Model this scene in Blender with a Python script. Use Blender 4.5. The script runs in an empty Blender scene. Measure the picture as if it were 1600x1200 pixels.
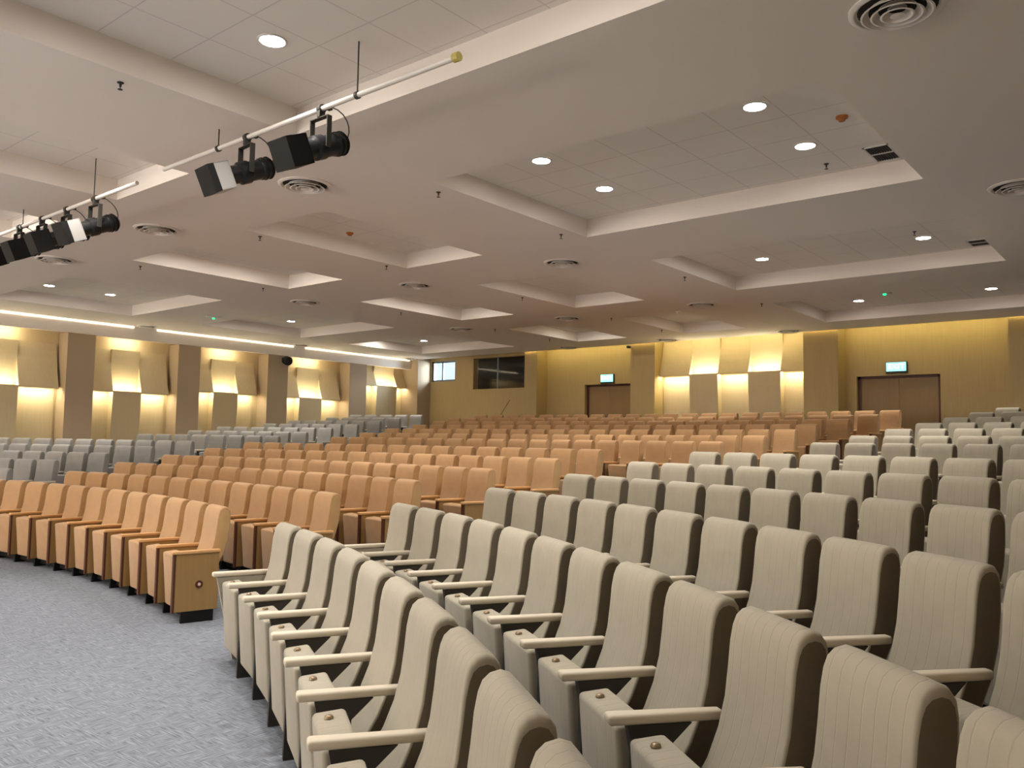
import bpy, bmesh, math, random
from mathutils import Vector, Matrix, Quaternion

# ------------------------------------------------------------------ scene, camera, world, exposure
S = bpy.context.scene
C = S.collection
random.seed(7)
CAMZ = 1.62
F_PX = 1307.3
cam_d = bpy.data.cameras.new('camera')
cam = bpy.data.objects.new('camera', cam_d)
C.objects.link(cam)
cam_d.sensor_width = 36.0
cam_d.lens = F_PX * 36.0 / 1600.0
cam_d.clip_start = 0.02
cam_d.clip_end = 200
R = Matrix(((0.77198293, 0.03398667, 0.63473401),
            (0.6354111, -0.06824786, -0.76915211),
            (0.01717832, 0.99708933, -0.07428169)))
CAMROT = R @ Matrix.Rotation(-0.003, 3, 'X')
cam.matrix_world = Matrix.Translation((0, 0, CAMZ)) @ CAMROT.to_4x4()
S.camera = cam

W = bpy.data.worlds.new('world')
S.world = W
W.use_nodes = True
W.node_tree.nodes['Background'].inputs[0].default_value = (0.74, 0.90, 1.0, 1)
W.node_tree.nodes['Background'].inputs[1].default_value = 1.0
S.view_settings.view_transform = 'Standard'
S.view_settings.look = 'None'
S.view_settings.gamma = 1.0
S.view_settings.use_curve_mapping = False
S.view_settings.exposure = 0.2
S.cycles.use_denoising = True
S.cycles.max_bounces = 9
S.cycles.diffuse_bounces = 7
S.cycles.sample_clamp_indirect = 6.0
S.cycles.caustics_reflective = False
S.cycles.caustics_refractive = False

E_DOWN = 95.0      # downlight lens radiance
E_DIM = 14.0
W_DOWN = 18.0       # watts of the narrow lamp in every downlight
E_COVE = 30.0      # warm strips behind the wall panels
E_SLOT = 10.0       # slot above the back wall
E_LINE = 3.0       # line of light along the left bulkhead

def area(name, loc, aim, sx, sy, power, col):
    d = bpy.data.lights.new(name, 'AREA'); d.shape = 'RECTANGLE'; d.size = sx; d.size_y = sy
    d.energy = power; d.color = col
    o = bpy.data.objects.new(name, d); C.objects.link(o)
    o.location = loc
    o.rotation_euler = (Vector(aim)).to_track_quat('-Z', 'Y').to_euler()
    return o
# added fill lights behind the camera, not part of the hall, brightening the ceiling
for _x in (-18.0, -13.5, -9.0):
    area('stage_flood_light', (_x, -7.6, 2.0), (0.0, 0.26, 0.97), 3.6, 1.6, 440.0, (1.0, 0.92, 0.84))

def world_to_px(p):
    c = CAMROT.transposed() @ (Vector(p) - Vector((0, 0, CAMZ)))
    if c.z > -0.05:
        return None
    return (800 + F_PX * c.x / -c.z, 600 - F_PX * c.y / -c.z)

# ------------------------------------------------------------------ materials
def srgb(r, g, b):
    f = lambda c: (c / 255 / 12.92) if c <= 10 else ((c / 255 + 0.055) / 1.055) ** 2.4
    return (f(r), f(g), f(b), 1)

def mat(name, col, rough=0.6, metal=0.0, emit=None, es=0.0, spec=0.5, sheen=0.0):
    m = bpy.data.materials.new(name)
    m.use_nodes = True
    b = m.node_tree.nodes['Principled BSDF']
    b.inputs['Base Color'].default_value = col
    b.inputs['Roughness'].default_value = rough
    b.inputs['Metallic'].default_value = metal
    b.inputs['Specular IOR Level'].default_value = spec
    if sheen:
        b.inputs['Sheen Weight'].default_value = sheen
    if emit:
        b.inputs['Emission Color'].default_value = emit
        b.inputs['Emission Strength'].default_value = es
    return m

def nd(m, typ, **kw):
    n = m.node_tree.nodes.new(typ)
    for k, v in kw.items():
        setattr(n, k, v)
    return n

def lk(m, a, b):
    m.node_tree.links.new(a, b)

def fabric(name, col, col2, stripe=0.055, groove=True):
    """woven cloth with vertical channel stitching across the local x direction"""
    m = mat(name, col, 0.85, spec=0.25, sheen=0.25)
    b = m.node_tree.nodes['Principled BSDF']
    tc = nd(m, 'ShaderNodeTexCoord')
    oi = nd(m, 'ShaderNodeObjectInfo')
    nz = nd(m, 'ShaderNodeTexNoise')
    nz.inputs['Scale'].default_value = 9
    nz.inputs['Detail'].default_value = 3
    lk(m, tc.outputs['Object'], nz.inputs['Vector'])
    weave = nd(m, 'ShaderNodeTexNoise')
    weave.inputs['Scale'].default_value = 420
    lk(m, tc.outputs['Object'], weave.inputs['Vector'])
    mix = nd(m, 'ShaderNodeMix', data_type='RGBA')
    mix.inputs[6].default_value = col
    mix.inputs[7].default_value = col2
    ad = nd(m, 'ShaderNodeMath', operation='MULTIPLY_ADD')
    lk(m, oi.outputs['Random'], ad.inputs[0]); ad.inputs[1].default_value = 0.5
    lk(m, nz.outputs[0], ad.inputs[2])
    mr = nd(m, 'ShaderNodeMapRange')
    mr.inputs[1].default_value = 0.3; mr.inputs[2].default_value = 1.2
    lk(m, ad.outputs[0], mr.inputs[0])
    lk(m, mr.outputs[0], mix.inputs[0])
    sep = nd(m, 'ShaderNodeSeparateXYZ')
    lk(m, tc.outputs['Object'], sep.inputs[0])
    dv = nd(m, 'ShaderNodeMath', operation='DIVIDE'); dv.inputs[1].default_value = stripe
    lk(m, sep.outputs[0], dv.inputs[0])
    pp = nd(m, 'ShaderNodeMath', operation='PINGPONG'); pp.inputs[1].default_value = 0.5
    lk(m, dv.outputs[0], pp.inputs[0])
    g = nd(m, 'ShaderNodeMapRange')
    g.inputs[1].default_value = 0.0; g.inputs[2].default_value = 0.07
    g.inputs[3].default_value = 0.0; g.inputs[4].default_value = 1.0
    lk(m, pp.outputs[0], g.inputs[0])
    mul = nd(m, 'ShaderNodeMix', data_type='RGBA', blend_type='MULTIPLY')
    mul.inputs[0].default_value = 1.0 if groove else 0.0
    gr = nd(m, 'ShaderNodeMapRange')
    gr.inputs[3].default_value = 0.93; gr.inputs[4].default_value = 1.0
    lk(m, g.outputs[0], gr.inputs[0])
    lk(m, mix.outputs[2], mul.inputs[6]); lk(m, gr.outputs[0], mul.inputs[7])
    lk(m, mul.outputs[2], b.inputs['Base Color'])
    bp = nd(m, 'ShaderNodeBump')
    bp.inputs['Strength'].default_value = 0.35; bp.inputs['Distance'].default_value = 0.004
    sm = nd(m, 'ShaderNodeMath', operation='MULTIPLY_ADD')
    lk(m, weave.outputs[0], sm.inputs[0]); sm.inputs[1].default_value = 0.25
    lk(m, g.outputs[0], sm.inputs[2])
    lk(m, sm.outputs[0], bp.inputs['Height'])
    lk(m, bp.outputs[0], b.inputs['Normal'])
    return m

def wood(name, col, col2, rough=0.45, scale=1.0, axis=2):
    m = mat(name, col, rough, spec=0.4)
    b = m.node_tree.nodes['Principled BSDF']
    tc = nd(m, 'ShaderNodeTexCoord'); mp = nd(m, 'ShaderNodeMapping')
    sc = [14 * scale] * 3; sc[axis] = 0.8 * scale
    mp.inputs['Scale'].default_value = sc
    nz = nd(m, 'ShaderNodeTexNoise'); nz.inputs['Scale'].default_value = 2.2; nz.inputs['Detail'].default_value = 6
    mix = nd(m, 'ShaderNodeMix', data_type='RGBA')
    mix.inputs[6].default_value = col; mix.inputs[7].default_value = col2
    lk(m, tc.outputs['Object'], mp.inputs[0]); lk(m, mp.outputs[0], nz.inputs['Vector'])
    lk(m, nz.outputs[0], mix.inputs[0]); lk(m, mix.outputs[2], b.inputs['Base Color'])
    return m

M = {}
M['grey'] = fabric('grey_cloth', srgb(175, 169, 151), srgb(160, 154, 137))
M['grey_dark'] = fabric('grey_cloth_left', srgb(160, 159, 155), srgb(145, 145, 142))
M['arm_grey'] = mat('grey_arm_pad', srgb(214, 205, 186), 0.6, spec=0.3)
M['tan'] = fabric('tan_cloth', srgb(187, 150, 107), srgb(173, 135, 93))
M['tan_wood'] = wood('beech_veneer', srgb(166, 134, 86), srgb(150, 118, 70), axis=2)
M['tan_edge'] = wood('dark_stained_edge', srgb(92, 52, 30), srgb(74, 40, 24))
M['tan_cap'] = wood('beech_arm_cap', srgb(226, 178, 122), srgb(206, 156, 102), axis=1)
M['black'] = mat('black_metal', (0.006, 0.006, 0.006, 1), 0.6, spec=0.25)
M['gusset'] = fabric('grey_gusset', srgb(118, 108, 90), srgb(107, 98, 81), groove=False)  # grey back sides darker than the fronts: shade put into the cloth colour
M['tan_gusset'] = fabric('tan_gusset', srgb(204, 166, 114), srgb(190, 150, 100), groove=False)  # tan back sides lighter than the fronts: light put into the cloth colour
M['shell'] = mat('dark_shell', (0.035, 0.032, 0.027, 1), 0.6)
M['steel'] = mat('steel', (0.5, 0.48, 0.45, 1), 0.35, 0.9)
M['button'] = mat('button', srgb(150, 130, 104), 0.35, 0.5)
M['badge'] = mat('badge_brown', srgb(84, 34, 24), 0.4)
M['badge_c'] = mat('badge_centre', srgb(230, 205, 190), 0.4)

# painted ceiling
def paint(name, col, rough=0.75):
    m = mat(name, col, rough, spec=0.2)
    b = m.node_tree.nodes['Principled BSDF']
    tc = nd(m, 'ShaderNodeTexCoord'); nz = nd(m, 'ShaderNodeTexNoise')
    nz.inputs['Scale'].default_value = 60; nz.inputs['Detail'].default_value = 4
    bp = nd(m, 'ShaderNodeBump'); bp.inputs['Strength'].default_value = 0.06; bp.inputs['Distance'].default_value = 0.01
    lk(m, tc.outputs['Object'], nz.inputs['Vector']); lk(m, nz.outputs[0], bp.inputs['Height'])
    lk(m, bp.outputs[0], b.inputs['Normal'])
    return m
M['ceil'] = paint('ceiling_paint', (0.86, 0.80, 0.74, 1))
def tile_mat():
    m = paint('ceiling_tile', (0.84, 0.79, 0.73, 1))
    b = m.node_tree.nodes['Principled BSDF']
    tc = nd(m, 'ShaderNodeTexCoord'); sp = nd(m, 'ShaderNodeSeparateXYZ')
    lk(m, tc.outputs['Object'], sp.inputs[0])
    outs = []
    for k, off in ((0, 5.93), (1, -2.77)):
        a = nd(m, 'ShaderNodeMath', operation='ADD'); a.inputs[1].default_value = off
        lk(m, sp.outputs[k], a.inputs[0])
        d = nd(m, 'ShaderNodeMath', operation='DIVIDE'); d.inputs[1].default_value = 0.6
        lk(m, a.outputs[0], d.inputs[0])
        p = nd(m, 'ShaderNodeMath', operation='PINGPONG'); p.inputs[1].default_value = 0.5
        lk(m, d.outputs[0], p.inputs[0]); outs.append(p)
    mn = nd(m, 'ShaderNodeMath', operation='MINIMUM')
    lk(m, outs[0].outputs[0], mn.inputs[0]); lk(m, outs[1].outputs[0], mn.inputs[1])
    mr = nd(m, 'ShaderNodeMapRange'); mr.inputs[1].default_value = 0.006; mr.inputs[2].default_value = 0.014
    lk(m, mn.outputs[0], mr.inputs[0])
    mix = nd(m, 'ShaderNodeMix', data_type='RGBA')
    mix.inputs[6].default_value = (0.68, 0.63, 0.58, 1); mix.inputs[7].default_value = (0.84, 0.79, 0.73, 1)
    lk(m, mr.outputs[0], mix.inputs[0]); lk(m, mix.outputs[2], b.inputs['Base Color'])
    return m
M['tile'] = tile_mat()

def carpet():
    m = mat('blue_grey_carpet', srgb(110, 112, 120), 0.95, spec=0.1)
    b = m.node_tree.nodes['Principled BSDF']
    tc = nd(m, 'ShaderNodeTexCoord')
    facs = []
    for sc in ((9, 110, 1), (110, 9, 1)):
        mp = nd(m, 'ShaderNodeMapping'); mp.inputs['Scale'].default_value = sc
        mp.inputs['Rotation'].default_value = (0, 0, 0.12)
        nz = nd(m, 'ShaderNodeTexNoise'); nz.inputs['Scale'].default_value = 1.0; nz.inputs['Detail'].default_value = 3
        lk(m, tc.outputs['Object'], mp.inputs[0]); lk(m, mp.outputs[0], nz.inputs['Vector'])
        r = nd(m, 'ShaderNodeMapRange'); r.inputs[1].default_value = 0.30; r.inputs[2].default_value = 0.70
        lk(m, nz.outputs[0], r.inputs[0]); facs.append(r)
    big = nd(m, 'ShaderNodeTexNoise'); big.inputs['Scale'].default_value = 9.0
    lk(m, tc.outputs['Object'], big.inputs['Vector'])
    br = nd(m, 'ShaderNodeMapRange'); br.inputs[1].default_value = 0.45; br.inputs[2].default_value = 0.55
    lk(m, big.outputs[0], br.inputs[0])
    mx = nd(m, 'ShaderNodeMix')
    lk(m, br.outputs[0], mx.inputs[0]); lk(m, facs[0].outputs[0], mx.inputs[2]); lk(m, facs[1].outputs[0], mx.inputs[3])
    col = nd(m, 'ShaderNodeMix', data_type='RGBA')
    col.inputs[6].default_value = srgb(96, 101, 110); col.inputs[7].default_value = srgb(150, 157, 168)
    lk(m, mx.outputs[0], col.inputs[0]); lk(m, col.outputs[2], b.inputs['Base Color'])
    return m
M['carpet'] = carpet()
M['wall'] = wood('wall_wood', srgb(190, 168, 120), srgb(176, 153, 104), 0.55, 1.0)
M['panel'] = wood('panel_wood', srgb(208, 191, 156), srgb(196, 178, 140), 0.5, 1.0)
M['pier'] = paint('pier_paint', srgb(172, 153, 127))
M['dark_wall'] = mat('booth_dark', srgb(64, 60, 46), 0.8)
M['cove'] = mat('cove_light', (1, 1, 1, 1), emit=(1.0, 0.91, 0.64, 1), es=E_COVE)
M['slot'] = mat('slot_light', (1, 1, 1, 1), emit=(1.0, 0.90, 0.42, 1), es=E_SLOT)
M['line'] = mat('line_light', (1, 1, 1, 1), emit=(1.0, 0.84, 0.55, 1), es=E_LINE)
M['down'] = mat('downlight_lens', (1, 1, 1, 1), emit=(1.0, 0.93, 0.86, 1), es=E_DOWN)
M['downdim'] = mat('downlight_lens_dim', (1, 1, 1, 1), emit=(1.0, 0.88, 0.80, 1), es=E_DIM)
M['white'] = mat('white_metal', (0.72, 0.69, 0.64, 1), 0.4)
M['glass'] = bpy.data.materials.new('glass')
M['glass'].use_nodes = True
_n = M['glass'].node_tree.nodes; _n.clear()
_o = _n.new('ShaderNodeOutputMaterial'); _t = _n.new('ShaderNodeBsdfTransparent'); _g = _n.new('ShaderNodeBsdfGlossy')
_g.inputs['Roughness'].default_value = 0.03
_f = _n.new('ShaderNodeFresnel'); _f.inputs['IOR'].default_value = 1.45; _m = _n.new('ShaderNodeMixShader')
_m.inputs[0].default_value = 0.03
for _a, _b in ((_t.outputs[0], _m.inputs[1]), (_g.outputs[0], _m.inputs[2]), (_m.outputs[0], _o.inputs[0])):
    M['glass'].node_tree.links.new(_a, _b)
M['frame'] = mat('window_frame', srgb(120, 135, 150), 0.4)
M['exit'] = mat('exit_panel', (0.3, 0.9, 0.9, 1), emit=(0.36, 0.92, 0.94, 1), es=1.0)
M['exit_txt'] = mat('exit_letters', (1, 1, 1, 1), emit=(0.92, 1, 1, 1), es=1.6)
M['green'] = mat('green_led', (0, 1, 0.3, 1), emit=(0.02, 1.0, 0.35, 1), es=1.6)
M['orange'] = mat('amber_plastic', srgb(176, 104, 40), 0.5)
M['yellow'] = mat('yellow_tape', srgb(190, 176, 96), 0.5)
M['grey_tape'] = mat('pale_grey_hood', srgb(170, 168, 166), 0.5)
M['door'] = wood('door_wood', srgb(158, 130, 92), srgb(142, 114, 76), 0.5)

# ------------------------------------------------------------------ helpers
def finish(name, bm, mats, parent=None, smooth=False, angle=None, normals=True):
    if normals:
        bmesh.ops.recalc_face_normals(bm, faces=bm.faces)
    me = bpy.data.meshes.new(name)
    bm.to_mesh(me); bm.free()
    for m in (mats if isinstance(mats, (list, tuple)) else [mats]):
        me.materials.append(m)
    if smooth:
        me.polygons.foreach_set('use_smooth', [True] * len(me.polygons))
        if angle:
            me.set_sharp_from_angle(angle=math.radians(angle))
    o = bpy.data.objects.new(name, me)
    C.objects.link(o)
    if parent is not None:
        o.parent = parent
    return o

def empty(name, loc=(0, 0, 0), rz=0.0):
    o = bpy.data.objects.new(name, None)
    o.empty_display_size = 0.1
    C.objects.link(o)
    o.location = loc
    o.rotation_euler = (0, 0, rz)
    return o

def tag(o, label, cat, group=None, kind=None):
    o['label'] = label
    o['category'] = cat
    if group:
        o['group'] = group
    if kind:
        o['kind'] = kind
    return o

def structure(o, label=None):
    o['kind'] = 'structure'
    if label:
        o['label'] = label
    return o

def box(bm, lo, hi, mi=0, bevel=0.0, seg=2, M4=None):
    vs = [bm.verts.new((x, y, z)) for x in (lo[0], hi[0]) for y in (lo[1], hi[1]) for z in (lo[2], hi[2])]
    fs = [(0, 1, 3, 2), (4, 6, 7, 5), (0, 4, 5, 1), (2, 3, 7, 6), (0, 2, 6, 4), (1, 5, 7, 3)]
    faces = [bm.faces.new([vs[i] for i in f]) for f in fs]
    for f in faces:
        f.material_index = mi
    if M4 is not None:
        bmesh.ops.transform(bm, matrix=M4, verts=vs)
    if bevel > 0:
        edges = list({e for f in faces for e in f.edges})
        r = bmesh.ops.bevel(bm, geom=edges, offset=bevel, segments=seg, affect='EDGES', profile=0.5)
        for f in r['faces']:
            f.material_index = mi
    return vs

def prism(bm, poly, x0, x1, mi=0, axis=0):
    """poly in the plane normal to axis (0: (y,z), 1: (x,z))"""
    def P(a, b, t):
        return (t, a, b) if axis == 0 else (a, t, b)
    A = [bm.verts.new(P(a, b, x0)) for a, b in poly]
    B = [bm.verts.new(P(a, b, x1)) for a, b in poly]
    n = len(poly)
    fs = [bm.faces.new(A), bm.faces.new(B[::-1])]
    for i in range(n):
        fs.append(bm.faces.new((A[i], B[i], B[(i + 1) % n], A[(i + 1) % n])))
    for f in fs:
        f.material_index = mi
    return A + B

def tube(bm, pts, r, n=10, mi=0, cap=True):
    pts = [Vector(p) for p in pts]
    rs = r if isinstance(r, (list, tuple)) else [r] * len(pts)
    rings = []
    up = None
    for i, p in enumerate(pts):
        a = pts[max(i - 1, 0)]; b = pts[min(i + 1, len(pts) - 1)]
        t = (b - a).normalized()
        if up is None:
            up = t.orthogonal().normalized()
        u = (up - t * up.dot(t)).normalized(); up = u
        v = t.cross(u)
        rings.append([bm.verts.new(p + (u * math.cos(k * 2 * math.pi / n) + v * math.sin(k * 2 * math.pi / n)) * rs[i]) for k in range(n)])
    fs = []
    for i in range(len(rings) - 1):
        for k in range(n):
            fs.append(bm.faces.new((rings[i][k], rings[i][(k + 1) % n], rings[i + 1][(k + 1) % n], rings[i + 1][k])))
    if cap:
        fs.append(bm.faces.new(rings[0][::-1])); fs.append(bm.faces.new(rings[-1]))
    for f in fs:
        f.material_index = mi

def lathe(bm, prof, n=32, mi=0, origin=(0, 0, 0), close=False):
    o = Vector(origin)
    rings = [[bm.verts.new(o + Vector((r * math.cos(k * 2 * math.pi / n), r * math.sin(k * 2 * math.pi / n), z))) for k in range(n)] for r, z in prof]
    m = len(rings)
    for i in range(m if close else m - 1):
        a, b = rings[i], rings[(i + 1) % m]
        for k in range(n):
            f = bm.faces.new((a[k], a[(k + 1) % n], b[(k + 1) % n], b[k])); f.material_index = mi

# ------------------------------------------------------------------ main dimensions
XL = -21.43           # face of the left bulkhead and pilasters
XLB = -21.93          # plane behind the left panels
YB = 20.47            # face of the piers of the back wall
YBB = 21.0            # back wall proper
XR = 2.6
YF = -9.0
ZC = CAMZ + 2.885     # ceiling underside
ZR = ZC + 0.25        # coffer tops
ZTOP = ZC + 0.55
dz = lambda z: z + 0.04 - 0.065     # heights read off the picture at the far walls -> model

# seating rows: (circle centre y, radius, backrest-top height above the eye)
XC = -10.68
par_ya = [4.785, 6.043, 7.006, 8.045, 9.057, 10.041, 12.84, 13.859, 14.879, 15.904, 16.917, 17.916, 18.915]
par_R = [15.667, 15.39, 16.5, 17.7, 18.87, 20.01, 23.24, 24.42, 25.6, 26.78, 27.95, 29.11, 30.26]
par_z = [-.62, -.537, -.415, -.297, -.173, -.054, .093, .208, .336, .458, .581, .705, .83]
XCS = [-10.88] + [XC] * 12
SEAT_H = 1.0
rows = [dict(xc=XCS[i], R=par_R[i], yc=(par_ya[i] - par_R[i]), z=CAMZ + par_z[i] - SEAT_H) for i in range(13)]
rows[0]['xc'] = -10.68
rows[0]['z'] = 0.0

# ------------------------------------------------------------------ floor (tiers follow the rows)
def arc_y(i, x, off):
    r = rows[i]
    rr = r['R'] + off
    d = rr * rr - (x - r['xc']) ** 2
    return r['yc'] + math.sqrt(max(d, 0.5))
bm = bmesh.new()
xs = [XLB - 0.05 + (XR + 0.05 - XLB + 0.05) * k / 64 for k in range(65)]
lines = [[(x, YF - 0.02, 0.0) for x in xs]]
for i in range(1, 13):
    off = -0.60 if i != 6 else -0.66
    z0 = rows[i - 1]['z']; z1 = rows[i]['z']
    lines.append([(x, arc_y(i, x, off), z0) for x in xs])
    lines.append([(x, arc_y(i, x, off), z1) for x in xs])
lines.append([(x, YBB + 0.3, rows[12]['z']) for x in xs])
V = [[bm.verts.new(p) for p in L] for L in lines]
for a in range(len(V) - 1):
    for k in range(len(xs) - 1):
        bm.faces.new((V[a][k], V[a][k + 1], V[a + 1][k + 1], V[a + 1][k]))
floor = finish('floor', bm, M['carpet'], normals=False)
structure(floor, 'blue-grey woven carpet rising in shallow curved tiers')

def floor_z(x, y):
    z = 0.0
    for i in range(1, 13):
        if y > arc_y(i, x, -0.60 if i != 6 else -0.66):
            z = rows[i]['z']
    return z

# ------------------------------------------------------------------ ceiling with coffers
CX = [(-19.6, -15.7), (-13.4, -11.8), (-10.13, -8.45), (-6.52, -2.2)]
CY = [(-7.95, -5.0), (-3.2, -0.2), (1.6, 4.64), (6.44, 9.48), (11.24, 14.32), (16.05, 19.1)]
CEIL_END = 20.42
bm = bmesh.new()
xb = sorted({XL, XR} | {v for c in CX for v in c})
yb = sorted({YF, CEIL_END} | {v for c in CY for v in c})
for a in range(len(xb) - 1):
    for b in range(len(yb) - 1):
        x0, x1, y0, y1 = xb[a], xb[a + 1], yb[b], yb[b + 1]
        if any(c[0] == x0 for c in CX) and any(c[0] == y0 for c in CY):
            z = ZR
            q = [bm.verts.new(p) for p in ((x0, y0, z), (x0, y1, z), (x1, y1, z), (x1, y0, z))]
            f = bm.faces.new(q); f.material_index = 1
            lo = [bm.verts.new(p) for p in ((x0, y0, ZC), (x0, y1, ZC), (x1, y1, ZC), (x1, y0, ZC))]
            for k in range(4):
                bm.faces.new((q[k], lo[k], lo[(k + 1) % 4], q[(k + 1) % 4]))
        else:
            bm.faces.new([bm.verts.new(p) for p in ((x0, y0, ZC), (x0, y1, ZC), (x1, y1, ZC), (x1, y0, ZC))])
# edge of the ceiling at the slot along the back wall, and lid above the slot
e = CEIL_END
bm.faces.new([bm.verts.new(p) for p in ((XL, e, ZC), (XR, e, ZC), (XR, e, ZTOP), (XL, e, ZTOP))])
bm.faces.new([bm.verts.new(p) for p in ((XLB - .3, e, ZTOP), (XR, e, ZTOP), (XR, YBB + .3, ZTOP), (XLB - .3, YBB + .3, ZTOP))])
ceiling = finish('ceiling', bm, [M['ceil'], M['tile']], normals=False)
structure(ceiling, 'off-white ceiling with rows of recessed rectangular coffers')

# ------------------------------------------------------------------ walls
bm = bmesh.new()
box(bm, (XLB - 0.2, YF, -0.1), (XLB, YBB + 0.3, ZTOP))
wl = structure(finish('wall_left', bm, M['panel']), 'wood-clad left wall')
bm = bmesh.new()
box(bm, (XL - 0.10, YF, dz(4.19)), (XL, YB, ZC + 0.02))
box(bm, (XLB - 0.1, YF, ZC), (XL, YB, ZC + 0.05))
structure(finish('trim_1', bm, M['ceil']), 'painted bulkhead along the top of the left wall')
bm = bmesh.new(); box(bm, (XR, YF, -0.1), (XR + 0.2, YBB + 0.3, ZTOP))
structure(finish('wall_right', bm, M['wall']))
bm = bmesh.new(); box(bm, (XLB - 0.2, YF - 0.2, -0.1), (XR + 0.2, YF, ZTOP))
structure(finish('wall_front', bm, M['ceil']))

# back wall with openings: window, booth window, two doors
k21 = YBB / 20.47
WIN = (-21.03, -19.38 * k21, dz(3.72 + .06), ZC - 0.03)
BOOTH = (-18.56 * k21, -16.39 * 1.02, dz(3.41 + .05), ZC - 0.02)
DOOR1 = (-14.09 * k21, -12.52 * k21, -1, dz(3.42 + .05))
DOOR2 = (-6.29 * k21, -4.48 * k21, -1, dz(3.37 + .05))
opens = [WIN, BOOTH, DOOR1, DOOR2]
bm = bmesh.new()
xb = sorted({XLB, XR} | {v for o in opens for v in o[:2]})
for a in range(len(xb) - 1):
    x0, x1 = xb[a], xb[a + 1]
    op = [o for o in opens if o[0] == x0]
    if not op:
        box(bm, (x0, YBB, -0.1), (x1, YBB + 0.25, ZTOP))
    else:
        o = op[0]
        box(bm, (x0, YBB, o[3]), (x1, YBB + 0.25, ZTOP))
        if o[2] > 0:
            box(bm, (x0, YBB, -0.1), (x1, YBB + 0.25, o[2]))
structure(finish('wall_back', bm, M['wall']), 'wood-coloured back wall with doors, window and booth opening')
# piers of the back wall
piers = [(-16.39, -15.9), (-12.51, -11.74), (-7.56, -6.72), (-3.14, XR)]
for n, (x0, x1) in enumerate(piers):
    bm = bmesh.new(); box(bm, (x0, YB, -0.1), (x1, YBB + 0.01, ZTOP - 0.01))
    structure(finish('trim_%d' % (n + 2), bm, M['wall']), 'shallow pier on the back wall')
# corner return between left wall and window
bm = bmesh.new(); box(bm, (XLB, YB - 0.10, -0.1), (-21.08, YBB + 0.01, ZTOP - 0.01))
structure(finish('trim_6', bm, M['pier']), 'corner pier beside the window')

# window 1
wf = empty('window_1', ((WIN[0] + WIN[1]) / 2, YBB + 0.08, WIN[2]))
structure(wf, 'small high window with bright daylight at the back left corner')
bm = bmesh.new()
cx = wf.location.x; h = WIN[3] - WIN[2]
def lx(x): return x - cx
xm = -20.02 * k21; xw = -20.50 * k21
for x in (WIN[0] + .03, xw, xm, WIN[1] - .03):
    box(bm, (lx(x) - .03, -.03, 0), (lx(x) + .03, .03, h))
for z in (0.03, h - .03):
    box(bm, (lx(WIN[0]), -.03, z - .03), (lx(WIN[1]), .03, z + .03))
finish('window_frame', bm, M['frame'], wf)
bm = bmesh.new(); box(bm, (lx(WIN[0]) + .03, -.004, .03), (lx(WIN[1]) - .03, .004, h - .03))
finish('pane', bm, M['glass'], wf)
_l = bpy.data.lights.new('window_daylight', 'AREA'); _l.shape = 'RECTANGLE'; _l.size = 0.9; _l.size_y = 0.9; _l.energy = 220; _l.color = (.70, .85, 1)
_o = bpy.data.objects.new('window_daylight', _l); C.objects.link(_o); _o.location = (WIN[1] - .05, YBB + 1.3, (WIN[2] + WIN[3]) / 2 + .3)
_o.rotation_euler = Vector((-.55, -1, -.25)).to_track_quat('-Z', 'Y').to_euler()
# booth window
bf = empty('window_2', ((BOOTH[0] + BOOTH[1]) / 2, YBB + 0.10, BOOTH[2]))
structure(bf, 'dark control booth window in the back wall')
cx = bf.location.x; h = BOOTH[3] - BOOTH[2]
bm = bmesh.new()
x = -17.57 * k21
box(bm, (lx(x) - .02, -.02, 0), (lx(x) + .02, .02, h))
finish('mullion', bm, M['frame'], bf)
bm = bmesh.new(); box(bm, (lx(BOOTH[0]), -.004, 0), (lx(BOOTH[1]), .004, h))
finish('pane', bm, M['glass'], bf)
bm = bmesh.new()
bx0, bx1, by0, by1, bz0, bz1 = BOOTH[0] - .2, BOOTH[1] + .8, YBB + .25, YBB + 3.2, BOOTH[2] - 1.2, ZTOP
for lo, hi in (((bx0, by1, bz0), (bx1, by1 + .1, bz1)), ((bx0 - .1, by0, bz0), (bx0, by1, bz1)), ((bx1, by0, bz0), (bx1 + .1, by1, bz1)),
               ((bx0, by0, bz0 - .1), (bx1, by1, bz0)), ((bx0, by0, bz1), (bx1, by1, bz1 + .1))):
    box(bm, lo, hi)
structure(finish('wall_booth', bm, M['dark_wall']), 'dark walls of the control booth behind its window')
_l = bpy.data.lights.new('booth_lamp', 'POINT'); _l.energy = 5; _l.color = (1, .92, .7); _l.shadow_soft_size = .1  # added unseen lamp that lifts the dark booth interior
_o = bpy.data.objects.new('booth_lamp', _l); C.objects.link(_o); _o.location = (-17.4, YBB + 1.6, ZC - .2)
bm = bmesh.new()
box(bm, (-17.4, YBB + .3, BOOTH[2] - 1.19), (-16.3, YBB + .9, BOOTH[2] - .02), bevel=.01)
tag(finish('desk', bm, M['black']), 'dark desk inside the control booth under the window', 'desk')
bm = bmesh.new()
box(bm, (-17.0, YBB + .34, BOOTH[2] - .02), (-16.45, YBB + .7, BOOTH[2] + .16), bevel=.03)
tag(finish('printer', bm, M['white'], smooth=True, angle=40), 'small white box seen through the control booth window', 'box')

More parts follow.
